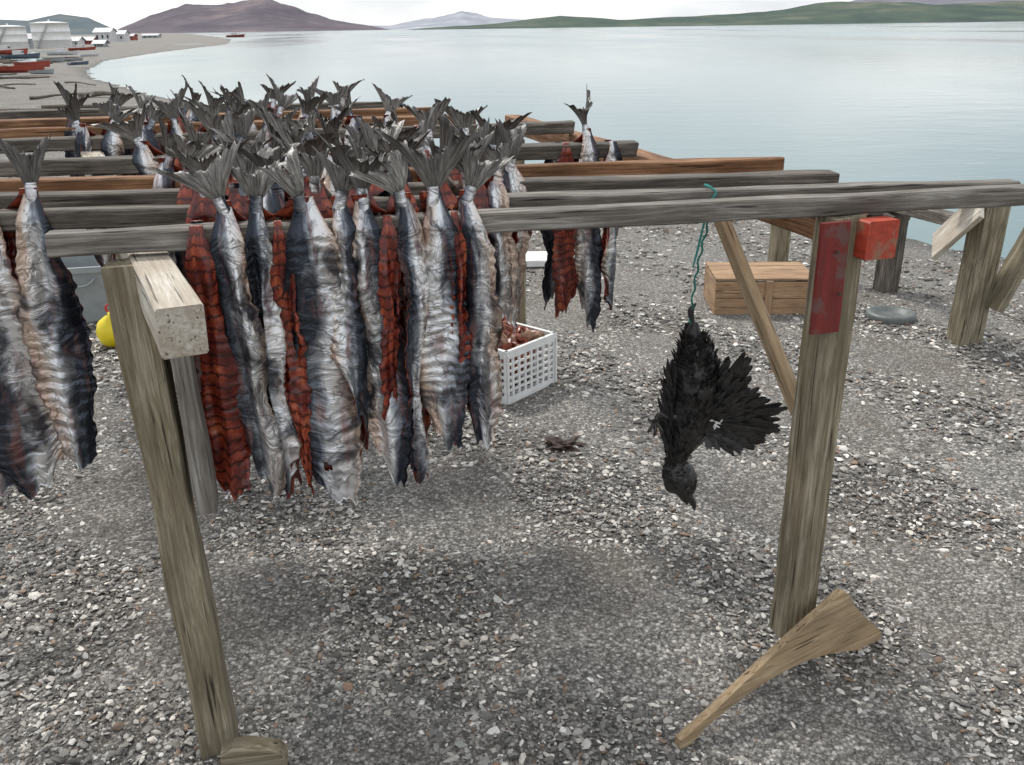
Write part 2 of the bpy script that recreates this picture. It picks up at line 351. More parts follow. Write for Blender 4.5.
# ---------------------------------------------------------------- fish
def sstep(a,b,x):
    t=min(1,max(0,(x-a)/(b-a))); return t*t*(3-2*t)
def salmon(x,y,z,L=.68,W=.13,flesh=False,tail=1.,lean=0.,twist=0.,hi=True,seed=0,flip=None,yaw=.2,tb=0.,roff=.042,c=.13,Lb=None,bx=None,bw=1.,hole=None):
    r=random.Random(seed*131+5); vs=[];fs=[];mi=[];uv=[]
    nu=16 if hi else 8
    if flip is None: flip=r.random()<.5
    z0=.05 if tail>0 else .006
    for side in (-1,1):
        LL=L*(1 if side<0 else r.uniform(.88,1.04)) if Lb is None or side<0 else Lb
        Wd=W*(1 if side<0 else bw)
        ns=int(LL/(.005 if hi else .011)); ph=r.random()*6; sw=r.uniform(-.018,.018); tw=twist+r.uniform(-.2,.2)+(0 if side<0 else r.uniform(-.3,.3))
        slant=r.uniform(-.09,.09); th=r.uniform(.008,.012); seedz=r.random()*50; curl=r.uniform(-1.6,.3); cc=c*r.uniform(.4,1.5)
        curl2=r.uniform(-1.2,.3); per=r.uniform(.021,.029); xoff=0 if side<0 else (r.uniform(-.05,.05) if bx is None else bx)
        ln2=0 if side<0 else r.uniform(-.03,.03)
        grids=[]
        for layer in (0,1):
            base=len(vs)
            for i in range(ns+1):
                s=LL*i/ns; tt=s/LL
                prof=(.28+.46*sstep(0,.15,tt)+.26*sstep(.12,.45,tt))*(1-.30*sstep(.88,1,tt))*(1+.09*math.sin(tt*7+ph))
                hw=Wd/2*prof; g=sstep(.05,.25,tt)
                eL=.022*noise.noise(Vector((s*8,seedz,1)))+.009*noise.noise(Vector((s*45,seedz,2)))
                eR=.022*noise.noise(Vector((s*8,seedz,5)))+.009*noise.noise(Vector((s*45,seedz,6)))
                hwL=hw+(.0015*math.sin(2*math.pi*s/per+ph)+eL)*g; hwR=hw+(.0015*math.sin(2*math.pi*s/per+ph+.7)+eR)*g
                off=roff*sstep(0,.075,s-(.0 if tail>0 else -.045))+.022*math.sin(tt*3+ph)*tt
                zz=z0-s
                am=.0004+.0034*max(0,noise.noise(Vector((s*6,seedz,9)))+.10)
                ang=tw*sstep(.08,.6,tt)
                ca_,sa_=math.cos(ang),math.sin(ang)
                for k in range(nu+1):
                    u=-1+2*k/nu; xx=(hwR if u>0 else hwL)*u
                    q=1-u*u
                    rip=am*(abs(math.sin(math.pi*s/per+ph+.9*u*u*math.sin(seedz)+3.*noise.noise(Vector((s*10,u,seedz)))))*2-1)*sstep(.08,.2,tt)
                    yy=cc*hw*q+rip+.026*noise.noise(Vector((s*4.5,u*1.8,seedz)))*g+(curl if u>0 else curl2)*hw*(abs(u)**3)*.35*g
                    if layer==1: yy-=th*(.30+.70*max(0,q)**.5)
                    X_=xx*ca_-yy*sa_; Y_=xx*sa_+yy*ca_
                    zs=zz+slant*u*tt**6 - .03*tt**8*(1-u*u)+(.010*math.sin(u*7+ph)+.02*noise.noise(Vector((u*4,seedz,3))))*tt**8
                    vs.append((X_+sw*math.sin(tt*5+ph)+(lean+ln2)*s+xoff*sstep(0,.15,tt), side*(off+Y_), zs)); uv.append(((u+1)/2 if not flip else 1-(u+1)/2, s+side*3))
            grids.append(base)
        for layer in (0,1):
            b=grids[layer]; m=(1 if (layer==0)==flesh else 0)
            for i in range(ns):
                for k in range(nu):
                    if hole and side<0 and layer==0:
                        du=((k+.5)/nu*2-1-hole[0])*W*.5; ds=(i+.5)/ns*LL-hole[1]
                        if du*du+ds*ds<hole[2]**2: continue
                    a=b+i*(nu+1)+k; f=(a,a+1,a+nu+2,a+nu+1)
                    fs.append(f if (layer==0)==(side<0) else f[::-1]); mi.append(m)
        b0,b1=grids
        for i in range(ns):
            for k in (0,nu):
                a=b0+i*(nu+1)+k; q=b1+i*(nu+1)+k; fs.append((a,a+nu+1,q+nu+1,q)); mi.append(1)
        for i in (0,ns):
            for k in range(nu):
                a=b0+i*(nu+1)+k; q=b1+i*(nu+1)+k; fs.append((a,q,q+1,a+1)); mi.append(1)
    if tail>0:
        rt=r.uniform(-.6,.6) if tb==0 else tb; bend=r.uniform(-.7,.7); ys=r.uniform(-.8,.8)
        M=Matrix.Rotation(rt,3,'Y')@Matrix.Rotation(bend*.45,3,'X')
        Mz=Matrix.Rotation(ys,3,'Z')
        base=len(vs); n=10
        for i in range(5):
            t=i/4; zz=-.045+.085*t; ww=.017*(1-.2*t); dd=.016*(1-.45*t)+.010*(1-t)
            for k in range(n):
                a=2*math.pi*k/n; p=Vector((ww*math.cos(a),dd*math.sin(a),zz))
                if t>.3: p=Mz@(M@p)
                vs.append((p.x,p.y,p.z+.022)); uv.append((.2+k/n*.5,t*.1+2))
        for i in range(4):
            for k in range(n):
                a=base+i*n+k; b=base+i*n+(k+1)%n; fs.append((a,b,b+n,a+n)); mi.append(0)
        base=len(vs); na=32; nr=9; sp=r.uniform(.35,.70); TL=.104*tail
        asym=r.uniform(-.25,.25); fold=r.uniform(.4,1.5); curlt=r.uniform(-.5,.5)
        for j in range(nr+1):
            t=j/nr
            for k in range(na+1):
                a=-1+2*k/na; th_=a*sp; rag=(r.random()**2)*.28 if j==nr else 0
                ln=TL*(.52+.53*abs(a)**1.7)*(1+asym*a)*(1-rag)
                xx=a*.015+math.sin(th_*(1+.35*t*t)+curlt*t*t*.5)*ln*t; zz=.034+math.cos(th_)*ln*t
                yy=(.007*math.sin(a*14+seed)+.003*math.sin(a*40))*t+bend*.09*t*t*(1 if a>0 else .4)+.04*abs(a)*t*t*ys*fold
                p=Mz@(M@Vector((xx,yy,zz))); vs.append((p.x,p.y,p.z+.022)); uv.append(((a+1)/2,t))
        off=len(vs)-base
        for j in range(nr):
            for k in range(na):
                a=base+j*(na+1)+k; fs.append((a,a+1,a+na+2,a+na+1)); mi.append(2)
        nb=len(vs)
        for q in range(off):
            p=vs[base+q]; vs.append((p[0],p[1]+.003,p[2])); uv.append(uv[base+q])
        for j in range(nr):
            for k in range(na):
                a=nb+j*(na+1)+k; fs.append((a,a+na+1,a+na+2,a+1)); mi.append(2)
    o=mesh_obj("drying_salmon",vs,fs,[M_skin,M_flesh,M_tail],midx=mi,uvs=uv)
    o.location=(x,y,z); o.rotation_euler=(0,0,yaw); return o
sd=[0]
def hang(i,x,**k):
    sd[0]+=1; k.setdefault('seed',sd[0]); return salmon(x,rail_y(i,x),RT,**k)
# front rail, left to right
hang(0,-.66,L=.60,W=.10,flesh=True,twist=.15,tail=.0,bx=-.03)
hang(0,-.60,L=.63,W=.09,tail=1.15,tb=-.25,twist=.2,flip=False,bx=.035,Lb=.62,lean=.02)
hang(0,-.54,L=.66,W=.075,tail=.8,tb=.1,twist=1.0,bx=.05,lean=.0)
hang(0,-.448,L=.67,W=.16,tail=.9,tb=-.3,twist=.05,flip=False,c=.12,bx=-.06,lean=.03,hole=(-.05,.60,.010))
hang(0,-.368,L=.45,W=.075,tail=.9,tb=.2,twist=-.4,bx=.03,Lb=.58)
hang(0,-.318,L=.63,W=.105,tail=1.15,tb=.15,twist=.35,flip=True,bx=.06,lean=.03)
hang(0,-.236,L=.65,W=.075,tail=.9,tb=-.3,twist=-.8,flip=False,bx=-.045,Lb=.56,lean=.03)
hang(0,-.168,L=.56,W=.105,tail=1.35,tb=.05,twist=.1,flip=True,bx=.04)
hang(0,-.098,L=.58,W=.08,tail=1.1,tb=.4,twist=.5,flip=False,bx=.0,lean=.05,Lb=.5)
# second rail (left part)
hang(1,-1.36,L=.74,W=.15,tail=1)
hang(1,-1.235,L=.74,W=.155,tail=1.1,tb=-.2,flip=False,c=.15,bx=.0)
hang(1,-1.11,L=.66,W=.12,tail=1.35,tb=.1,twist=.3,flip=True,bx=-.04,Lb=.5)
for x,fl,w in ((-.72,True,.12),(-.63,True,.12),(-.55,False,.11),(-.46,True,.11)): hang(1,x,L=random.uniform(.54,.66),W=w,flesh=fl)
for x,fl,w in ((-.36,True,.11),(-.27,True,.10),(-.18,True,.11),(-.10,True,.11)): hang(2,x,L=random.uniform(.5,.62),W=w,flesh=fl)
hang(2,-.03,L=.33,Lb=.30,W=.07,flesh=False,bx=.0); hang(3,.0,L=.36,Lb=.38,W=.08,bx=.01)
def row(i,x0,x1,n,Lr=(.5,.68),fp=.4):
    for k in range(n):
        x=x0+(x1-x0)*(k+.5)/n+random.uniform(-.03,.03)
        hang(i,x,L=random.uniform(*Lr),W=random.uniform(.085,.13),flesh=random.random()<fp,hi=False,tail=0 if random.random()<.06 else random.uniform(.85,1.3),twist=random.uniform(-.8,.8),lean=random.uniform(-.04,.04))
row(3,-.85,-.06,9,(.44,.55)); row(4,-1.0,-.03,11,(.38,.5),.25)
row(5,-1.25,-.1,11,fp=.2); row(6,-1.75,-.35,12,fp=.2); row(7,-1.95,-.7,9,fp=.2); row(8,-2.0,-.75,7,fp=.2)
hang(5,.19,L=.56,W=.085,flesh=True,tail=0,bx=-.03); hang(5,.275,L=.66,W=.105,tail=1.2,tb=.02,twist=.4,bx=-.06,bw=.8); hang(5,.365,L=.56,W=.09,tail=0,twist=-1.0,bx=.02)
# narrow strips turned flesh-outward between the front fish
hang(0,-.497,L=.56,W=.06,flesh=True,tail=0,twist=.3,roff=.036,bx=-.02)
hang(0,-.275,L=.46,W=.06,flesh=True,tail=0,twist=-.2,roff=.040,bx=.01)
hang(0,-.130,L=.50,W=.05,flesh=True,tail=0,twist=.2,roff=.030,bx=.0)

# ---------------------------------------------------------------- bird
def feather_mat():
    t=NT("black_feathers"); v=t.tc(); f=t.noise(v,70,4); t.col(t.ramp(f,[(.3,(.008,.0075,.0075)),(.75,(.042,.039,.038))])); t.set(Roughness=.38); t.b.inputs['Specular IOR Level'].default_value=.5
    t.l(t.bump(f,.5,.003),t.b.inputs['Normal']); return t.m
M_feather=feather_mat(); M_beak=simple("dark_beak",(.03,.028,.026),.3)
bird=empty("dead_black_bird")
def tube(name,pts,mat,parent,n=14,smooth=True,nz=0.,flat=1.):
    vs=[];fs=[];m=len(pts)
    P3=[Vector(p[:3]) for p in pts]
    for i,p in enumerate(pts):
        d=(P3[min(i+1,m-1)]-P3[max(i-1,0)]).normalized(); a=d.cross(Vector((0,1,0))); 
        if a.length<.1: a=d.cross(Vector((1,0,0)))
        a.normalize(); b=d.cross(a)
        for k in range(n):
            an=2*math.pi*k/n; rr=p[3]*(1+nz*noise.noise(P3[i]*40+Vector((k*.7,0,0))))
            vs.append(tuple(P3[i]+(a*math.cos(an)+b*math.sin(an)*flat)*rr))
    for i in range(m-1):
        for k in range(n):
            a=i*n+k;b=i*n+(k+1)%n; fs.append((a,b,b+n,a+n))
    fs.append(tuple(range(n))[::-1]); fs.append(tuple((m-1)*n+k for k in range(n)))
    return mesh_obj(name,vs,fs,mat,parent=parent,smooth=smooth)
def smoothpts(ctrl,k=5):
    out=[]
    c=[Vector(p) for p in ctrl]
    for i in range(len(c)-1):
        p0=c[max(i-1,0)];p1=c[i];p2=c[i+1];p3=c[min(i+2,len(c)-1)]
        for j in range(k):
            t=j/k; out.append(tuple(.5*((2*p1)+(p2-p0)*t+(2*p0-5*p1+4*p2-p3)*t*t+(3*p1-p0-3*p2+p3)*t**3)))
    out.append(tuple(c[-1])); return out
def B(x,z,dy=0): return (x,2.36+dy,z)
body=smoothpts([(*B(.512,.93),.010),(*B(.512,.89),.024),(*B(.520,.84),.048),(*B(.520,.78),.064),(*B(.517,.70),.074),(*B(.513,.62),.066),(*B(.500,.56),.046),(*B(.488,.52),.031),(*B(.484,.49),.032),(*B(.492,.455),.047),(*B(.503,.425),.046),(*B(.515,.398),.028),(*B(.518,.388),.014)],5)
tube("body",body,M_feather,bird,16,nz=.2)
tube("beak",smoothpts([(*B(.510,.408),.022),(*B(.526,.380),.015),(*B(.545,.352),.010),(*B(.550,.328),.0025)],3),M_beak,bird,10)
tube("lower_beak",smoothpts([(*B(.500,.402),.013),(*B(.512,.372),.009),(*B(.528,.350),.003)],3),M_beak,bird,8)
def eye(x,z,dy):
    bm=bmesh.new(); bmesh.ops.create_uvsphere(bm,u_segments=12,v_segments=8,radius=.007); me=bpy.data.meshes.new("eye"); bm.to_mesh(me); bm.free(); me.materials.append(simple("eye_gloss",(.02,.02,.022),.06,.1)); o=link(bpy.data.objects.new("eye",me),bird); o.location=B(x,z,dy)
eye(.514,.430,-.048)
def feather(vs,fs,p,d,nrm,L,W,curve=.1,tipw=.35):
    d=d.normalized(); s=d.cross(nrm).normalized(); n=7; b=len(vs)
    for i in range(n+1):
        t=i/n; w=W*(.35+.65*sstep(0,.4,t))*(1-(1-tipw)*sstep(.6,1,t))
        c=p+d*L*(t if t<1 else .985)+nrm*curve*L*t*t
        vs.append(tuple(c-s*w*.5-d*(W*.25 if i==n else 0))); vs.append(tuple(c+nrm*w*.10)); vs.append(tuple(c+s*w*.5-d*(W*.25 if i==n else 0)))
    for i in range(n):
        for k in (0,1):
            a=b+i*3+k; fs.append((a,a+1,a+4,a+3))
vs=[];fs=[]; rr=random.Random(3)
for i in range(3000):
    j=rr.randrange(6,len(body)-3); p=Vector(body[j][:3]); rad=body[j][3]; a=rr.uniform(0,2*math.pi)
    n=Vector((math.cos(a),math.sin(a),0)); head=j>len(body)-26
    d=Vector((n.x*.15+rr.uniform(-.35,.35),n.y*.10+rr.uniform(-.2,.2),1))
    ruff=rr.uniform(.3,.8) if rr.random()<(.02 if head else .14) else .08
    feather(vs,fs,p+n*rad*.95+Vector((0,0,-.01)),d,n,rr.uniform(.022,.042)*(.45 if head else 1),rr.uniform(.008,.014)*(.55 if head else 1),ruff,.15)
mesh_obj("body_feathers",vs,fs,M_feather,parent=bird)
vs=[];fs=[]
def fan(n,a0,a1,Ls,org,dy,W,cur,jit=.05,tip=.3):
    for i in range(n):
        t=i/(n-1); a=R(a0+(a1-a0)*t)+rr.uniform(-jit,jit); L=float(np.interp(t,np.linspace(0,1,len(Ls)),Ls))*rr.uniform(.86,1.04)
        d=Vector((math.cos(a),rr.uniform(-.04,.04)+dy,math.sin(a)))
        feather(vs,fs,org+Vector((.03*t,(i%3)*.003+i*.0003,.02*(1-t))),d,Vector((rr.uniform(-.15,.15),-1,rr.uniform(-.15,.15))).normalized(),L,W,cur,tip)
sh=Vector(B(.540,.610,-.02))
fan(46,84,-16,[.19,.235,.25,.22,.17,.215,.245,.25,.21,.18],sh,.03,.030,.03,.07,.45)
fan(46,86,-26,[.15,.18,.19,.16,.14,.18,.20,.16],sh+Vector((0,-.010,0)),.0,.028,.04,.09,.4)
fan(44,92,-45,[.12,.14,.14,.14,.12],sh+Vector((0,-.020,0)),-.03,.024,.08,.14)
fan(44,100,-60,[.08,.10,.10,.09,.07],sh+Vector((-.005,-.030,0)),-.05,.020,.14,.2,.2)
fan(40,115,-80,[.05,.06,.06,.05],sh+Vector((-.01,-.038,0)),-.08,.016,.25,.3,.2)
for i in range(90):
    t=rr.random(); p=Vector(B(.458-.012*rr.random(),.55+.19*t,-.03+rr.uniform(-.03,.04)))
    feather(vs,fs,p,Vector((-.10+rr.uniform(-.28,.20),0,1)),Vector((-.7,-.7,0)),rr.uniform(.05,.11),.016,.02,.2)
for i in range(14):
    feather(vs,fs,Vector(B(.508,.84,.02)),Vector((-.22+.035*i,.1,1)),Vector((0,-1,0)),.085,.014,.05,.2)
mesh_obj("wing_feathers",vs,fs,M_feather,parent=bird)
vs=[];fs=[]
for i in range(7): feather(vs,fs,Vector(B(.572+rr.uniform(-.01,.012),.660+rr.uniform(-.01,.01),-.095)),Vector((rr.uniform(-1,1),-.2,rr.uniform(-.6,1))),Vector((0,-1,0)),.018,.006,.4,.3)
mesh_obj("white_down",vs,fs,simple("white_down",(.6,.6,.58),.8,.1),parent=bird)
leg=[(*B(.475,.66,-.04),.015),(*B(.440,.665,-.05),.009),(*B(.418,.675,-.05),.006),(*B(.408,.655,-.055),.006)]
tube("leg",smoothpts(leg,4),M_beak,bird,8)
for k,(dx,dz) in enumerate(((-.022,-.035),(-.004,-.05),(.018,-.04),(-.022,.015))):
    tube("toe_%d"%(k+1),smoothpts([(*B(.408,.655,-.055),.006),(*B(.408+dx*.9,.655+dz*.6,-.075),.005),(*B(.408+dx,.655+dz,-.055),.0018)],3),M_beak,bird,6)
tube("bound_legs",smoothpts([(*B(.512,.88),.012),(*B(.505,.93),.008),(*B(.500,.965),.009),(*B(.512,.985),.004)],4),M_beak,bird,8)
M_rope=simple("teal_rope",(.03,.22,.19),.8)
rope=[]
for i in range(60):
    t=i/59; rope.append((.5+.003*math.sin(t*40),2.36+.003*math.cos(t*40)-.17*t*t,.90+.37*t,.0028))
tube("rope",rope,M_rope,bird,8)
yr=rail_y(2,.5)
loop=[(.5+.012*math.sin(3*a),yr+.032*math.cos(a),RT-.021+.030*math.sin(a),.0028) for a in np.linspace(0,6.28,24)]
tube("rope_loop",loop,M_rope,bird,8)
tube("rope_tail",smoothpts([(.5,yr,1.27,.003),(.485,yr-.01,1.20,.003),(.478,yr-.01,1.16,.003),(.47,yr-.01,1.12,.002)],5),M_rope,bird,8)

# ---------------------------------------------------------------- props
def box_part(name,c,s,mat,parent,rot=(0,0,0),bev=.003):
    bm=bmesh.new(); bmesh.ops.create_cube(bm,size=1); 
    for v in bm.verts: v.co=Vector((v.co.x*s[0],v.co.y*s[1],v.co.z*s[2]))
    if bev: bmesh.ops.bevel(bm,geom=bm.edges[:],offset=bev,segments=2,affect='EDGES')
    me=bpy.data.meshes.new(name); bm.to_mesh(me); bm.free(); me.materials.append(mat)
    o=link(bpy.data.objects.new(name,me),parent); o.location=c; o.rotation_euler=rot; return o
M_crate=simple("white_plastic",(.78,.79,.78),.4,.08)
crate=empty("milk_crate",(-.025,3.956,.0)); crate.rotation_euler=(0,0,R(48))
S=.36;HC=.27
vs=[];fs=[]
def addbox(c,s):
    b=len(vs)
    for dz in(-1,1):
        for dx,dy in((-1,-1),(1,-1),(1,1),(-1,1)): vs.append((c[0]+dx*s[0]/2,c[1]+dy*s[1]/2,c[2]+dz*s[2]/2))
    for f in ((3,2,1,0),(4,5,6,7),(0,1,5,4),(1,2,6,5),(2,3,7,6),(3,0,4,7)): fs.append(tuple(b+q for q in f))
for a in range(2):
    for e in (0,S):
        def put(u,z,lu,lz,th=.006):
            if a==0: addbox((u,e,z),(lu,th,lz))
            else: addbox((e,u,z),(th,lu,lz))
        put(S/2,HC-.014,S+.012,.040,.018+.001*a); put(S/2,.018,S+.004,.036,.010+.001*a)
        for k in range(9): put(S*k/8,HC/2,.014 if 0<k<8 else .03,HC-.03,.0085+.001*a)
        for k in range(1,6): put(S/2,.036+(HC-.07)*k/6,S,.012,.0065)
for k in range(9): addbox((S*k/8,S/2,.012),(.012,S,.006)); addbox((S/2,S*k/8,.0195),(S,.012,.006))
mesh_obj("lattice",vs,fs,M_crate,parent=crate,smooth=False)
M_scrap=simple("fish_scrap",(.20,.05,.025),.35,.7,30)
M_scrap2=simple("pale_scrap",(.38,.24,.17),.5)
def blob(name,c,s,mat,parent,seed,rough=.45,sub=3):
    bm=bmesh.new(); bmesh.ops.create_icosphere(bm,subdivisions=sub,radius=1)
    for v in bm.verts:
        n=noise.fractal(v.co*1.6+Vector((seed*3.1,0,0)),.8,2,5); v.co*=1+rough*n; v.co=Vector((v.co.x*s[0],v.co.y*s[1],v.co.z*s[2]))
    me=bpy.data.meshes.new(name); bm.to_mesh(me); bm.free(); me.materials.append(mat)
    o=link(bpy.data.objects.new(name,me),parent); o.location=c; return o
for k in range(30):
    o=blob("scrap_%d"%(k+1),(random.uniform(.06,.30),random.uniform(.06,.30),random.uniform(.23,.30)),(random.uniform(.03,.07),.025,.016),M_scrap if k%3 else M_scrap2,crate,k,.6,2)
    o.rotation_euler=(random.random()*2,random.random(),random.random()*6)
blob("scrap_heap",(S/2,S/2,.17),(.155,.155,.10),M_scrap,crate,55,.3,3)

M_slat=wood("crate_slats",(.30,.18,.10),(.42,.27,.16),(.54,.39,.25),(.22,.14,.08))
cb=empty("wooden_crate",(1.60,5.55,0)); cb.rotation_euler=(0,0,R(-3))
w,d,h=.62,.42,.225
for k in range(2):
    z=.052+k*.109
    for y_ in (-d/2,d/2): beam("slat",(-w/2,y_,z),(w/2,y_,z),.014,.105,M_slat,cb,seed=60+k,wob=.0015,bev=.002)
    for x_ in (-w/2+.008,w/2-.008): beam("end_slat",(x_,-d/2+.01,z),(x_,d/2-.01,z),.014,.105,M_slat,cb,seed=70+k,wob=.0015,bev=.002)
for k in range(4): beam("lid_slat",(-w/2,-d/2+.05+k*.107,h+.004),(w/2,-d/2+.05+k*.107,h+.004),.10,.012,M_slat,cb,seed=80+k,wob=.002,bev=.002)
for x_ in (.02,): beam("cleat",(x_,-d/2-.013,.0),(x_,-d/2-.013,h-.004),.012,.045,M_slat,cb,up=(1,0,0),seed=90,wob=.001,bev=.002)
def lathe(name,prof,mat,loc,n=40,parent=None,rot=(0,0,0)):
    vs=[];fs=[];m=len(prof)
    for k in range(n):
        a=2*math.pi*k/n
        for r_,z_ in prof: vs.append((r_*math.cos(a),r_*math.sin(a),z_))
    for k in range(n):
        for j in range(m-1):
            a=k*m+j;b=((k+1)%n)*m+j; fs.append((a,b,b+1,a+1))
    o=mesh_obj(name,vs,fs,mat,parent=parent); o.location=loc; o.rotation_euler=rot; return o
lathe("pan_lid",[(0.001,.022),(.05,.022),(.09,.024),(.105,.045),(.13,.05),(.145,.035),(.147,.0),(.14,-.01)],simple("dull_grey_rubber",(.11,.125,.12),.5,.2,20,.0),(2.34,5.22,.0))
blob("rotting_scrap",(.215,3.47,.015),(.075,.045,.026),simple("dark_scrap",(.05,.03,.022),.7,.5,40),None,3,.9,4)
box_part("foam_board",(.22,6.75,.03),(.42,.32,.05),simple("white_foam",(.7,.7,.68),.7,.1),None,(0,R(3),R(12)),.006)
M_tub=simple("grey_plastic",(.30,.33,.34),.45,.12)
def tub(loc,w,d,h,mat,rz=0,name="plastic_tub"):
    e=empty(name,loc); e.rotation_euler=(0,0,rz)
    vs=[];fs=[]
    def ring(sx,sy,z):
        b=len(vs); r_=.05
        for cx,cy,a0 in ((1,1,0),(-1,1,90),(-1,-1,180),(1,-1,270)):
            for k in range(5):
                a=R(a0+k*22.5); vs.append((cx*(sx/2-r_)+r_*math.cos(a),cy*(sy/2-r_)+r_*math.sin(a),z))
        return b
    rs=[ring(w*.86,d*.86,0),ring(w*.97,d*.97,h*.9),ring(w*1.04,d*1.04,h*.9),ring(w*1.04,d*1.04,h),ring(w*.95,d*.95,h),ring(w*.84,d*.84,.02)]
    for a,b in zip(rs[:-1],rs[1:]):
        for k in range(20): fs.append((a+k,a+(k+1)%20,b+(k+1)%20,b+k))
    fs.append(tuple(rs[-1]+k for k in range(20))); fs.append(tuple(rs[0]+19-k for k in range(20)))
    mesh_obj("shell",vs,fs,mat,parent=e,smooth=False)
    tube("handle",smoothpts([(-w*.2,-d*.53,h*.8,.008),(-w*.1,-d*.58,h*.7,.008),(w*.1,-d*.58,h*.7,.008),(w*.2,-d*.53,h*.8,.008)],4),mat,e,8)
tub((-2.72,5.55,0),.50,.4,.36,M_tub,.2); tub((-3.05,6.1,0),.6,.45,.5,simple("white_tub_plastic",(.6,.62,.64),.45,.1),-.1); tub((-2.35,6.3,0),.5,.4,.34,simple("blue_grey_tub",(.12,.2,.26),.5,.1),.4); tub((-1.75,5.6,0),.45,.4,.42,simple("pale_tub",(.5,.52,.52),.5,.1),.3)
buoy=empty("yellow_buoy",(-2.315,4.92,.09)); buoy.scale=(.74,.74,.74)
lathe("float",[(0.001,-.13),(.06,-.12),(.11,-.075),(.13,0),(.115,.065),(.07,.115),(.03,.14),(.028,.17),(.001,.172)],simple("yellow_plastic",(.85,.68,.02),.4,.1),(0,0,0),28,buoy,(R(15),R(10),0))
tube("eye",[(.03*math.cos(a),0,.185+.03*math.sin(a),.009) for a in np.linspace(0,6.28,20)],simple("red_plastic",(.5,.03,.02),.4),buoy,8)

# low trestle by the water
bench=empty("timber_trestle")
beam("post_1",(2.58,4.78,-.1),(2.60,4.78,.80),.15,.12,M_post,bench,up=(.2,-.98,0),seed=51,wob=.004)
beam("post_2",(2.56,5.85,-.1),(2.56,5.85,.52),.12,.12,M_dgrey,bench,up=(.2,-.98,0),seed=52)
beam("post_3",(1.95,6.33,-.1),(1.95,6.33,.46),.11,.11,M_post,bench,up=(.2,-.98,0),seed=53)
beam("post_4",(3.35,4.9,-.1),(3.35,4.9,.80),.12,.12,M_post,bench,up=(.2,-.98,0),seed=54)
beam("brace_1",(2.66,4.70,.22),(2.90,4.74,.80),.04,.18,M_post,bench,up=(0,-1,0),seed=55)
beam("brace_2",(2.50,4.70,.80),(2.40,4.93,.52),.03,.20,M_white,bench,up=(0,-1,0.2),seed=56)
beam("beam_front",(2.38,4.82,.835),(3.6,4.88,.835),.12,.06,M_grey,bench,seed=57)
beam("beam_side",(2.56,4.88,.655),(2.56,6.1,.555),.09,.07,M_dgrey,bench,seed=58)
beam("beam_back",(1.85,6.45,.495),(2.7,5.95,.495),.09,.06,M_dgrey,bench,seed=59)

# ---------------------------------------------------------------- far left shore
M_tank=simple("white_tank_paint",(.80,.80,.78),.5,.06,2)
def tank(x,y,r_,h):
    e=empty("storage_tank",(x,y,0))
    lathe("shell",[(r_,-.5),(r_,h*.33),(r_*1.01,h*.335),(r_,h*.34),(r_,h*.66),(r_*1.01,h*.665),(r_,h*.67),(r_,h),(r_*1.02,h),(r_*1.02,h*1.02),(r_*.6,h*1.06),(.001,h*1.08)],M_tank,(0,0,0),40,e)
    lathe("vent",[(.001,h*1.16),(r_*.05,h*1.15),(r_*.05,h*1.05)],M_tank,(0,0,0),12,e)
    for k in range(12): box_part("stair_%d"%(k+1),(math.cos(-2+k*.07)*(r_+.12),math.sin(-2+k*.07)*(r_+.12),h*(k+.5)/12),(.3,.3,.05),M_tub,e,(0,0,-2+k*.07),0)
for a,D,r_,h in ((8,120,2.0,2.6),(50,125,2.3,3.0),(-25,118,2.2,2.7)): tank(D*((a-512)*.001046+.006),D,r_,h)
M_shed=simple("white_siding",(.6,.6,.6),.7,.1,1); M_roof=simple("tin_roof",(.30,.31,.33),.5,.2,1)
M_dark=simple("dark_opening",(.03,.035,.04),.5)
M_rb=simple("red_hull_paint",(.30,.055,.035),.6,.3,2); M_bb=simple("blue_hull_paint",(.10,.12,.16),.6,.3,2)
def shed(px_,D,w,d,h,m,rh=.8,name="shed"):
    x=D*((px_-512)*.001046+.006); e=empty(name,(x,D,0))
    vs=[(-w/2,-d/2,-.3),(w/2,-d/2,-.3),(w/2,d/2,-.3),(-w/2,d/2,-.3),(-w/2,-d/2,h),(w/2,-d/2,h),(w/2,d/2,h),(-w/2,d/2,h),(-w/2,0,h+rh),(w/2,0,h+rh)]
    mesh_obj("walls",vs,[(0,1,5,4),(2,3,7,6),(1,2,6,9,5),(3,0,4,8,7)],m,parent=e,smooth=False)
    o=.25; vs=[(-w/2-o,-d/2-o,h-.1),(w/2+o,-d/2-o,h-.1),(w/2+o,0,h+rh+.05),(-w/2-o,0,h+rh+.05),(w/2+o,d/2+o,h-.1),(-w/2-o,d/2+o,h-.1)]
    mesh_obj("roof",vs,[(0,1,2,3),(3,2,4,5)],M_roof,parent=e,smooth=False)
    for k in range(3): box_part("window_%d"%(k+1),(-w*.32+k*w*.32,-d/2-.02,h*.55),(w*.1,.06,h*.3),M_dark,e,bev=0)
for a in ((104,190,3.2,3,2.0,M_shed,.7),(117,195,3.4,3,1.6,M_shed,.6),(128,230,2.6,3,1.1,M_rb,.4),(26,140,2.2,3,1.2,M_tub,.6),(150,300,5,3,1.0,M_tub,.4),(72,130,1.8,2,.9,M_shed,.4),(86,150,2.0,2,.8,M_rb,.4),(98,120,1.2,1.5,.6,M_tub,.3)): shed(*a)
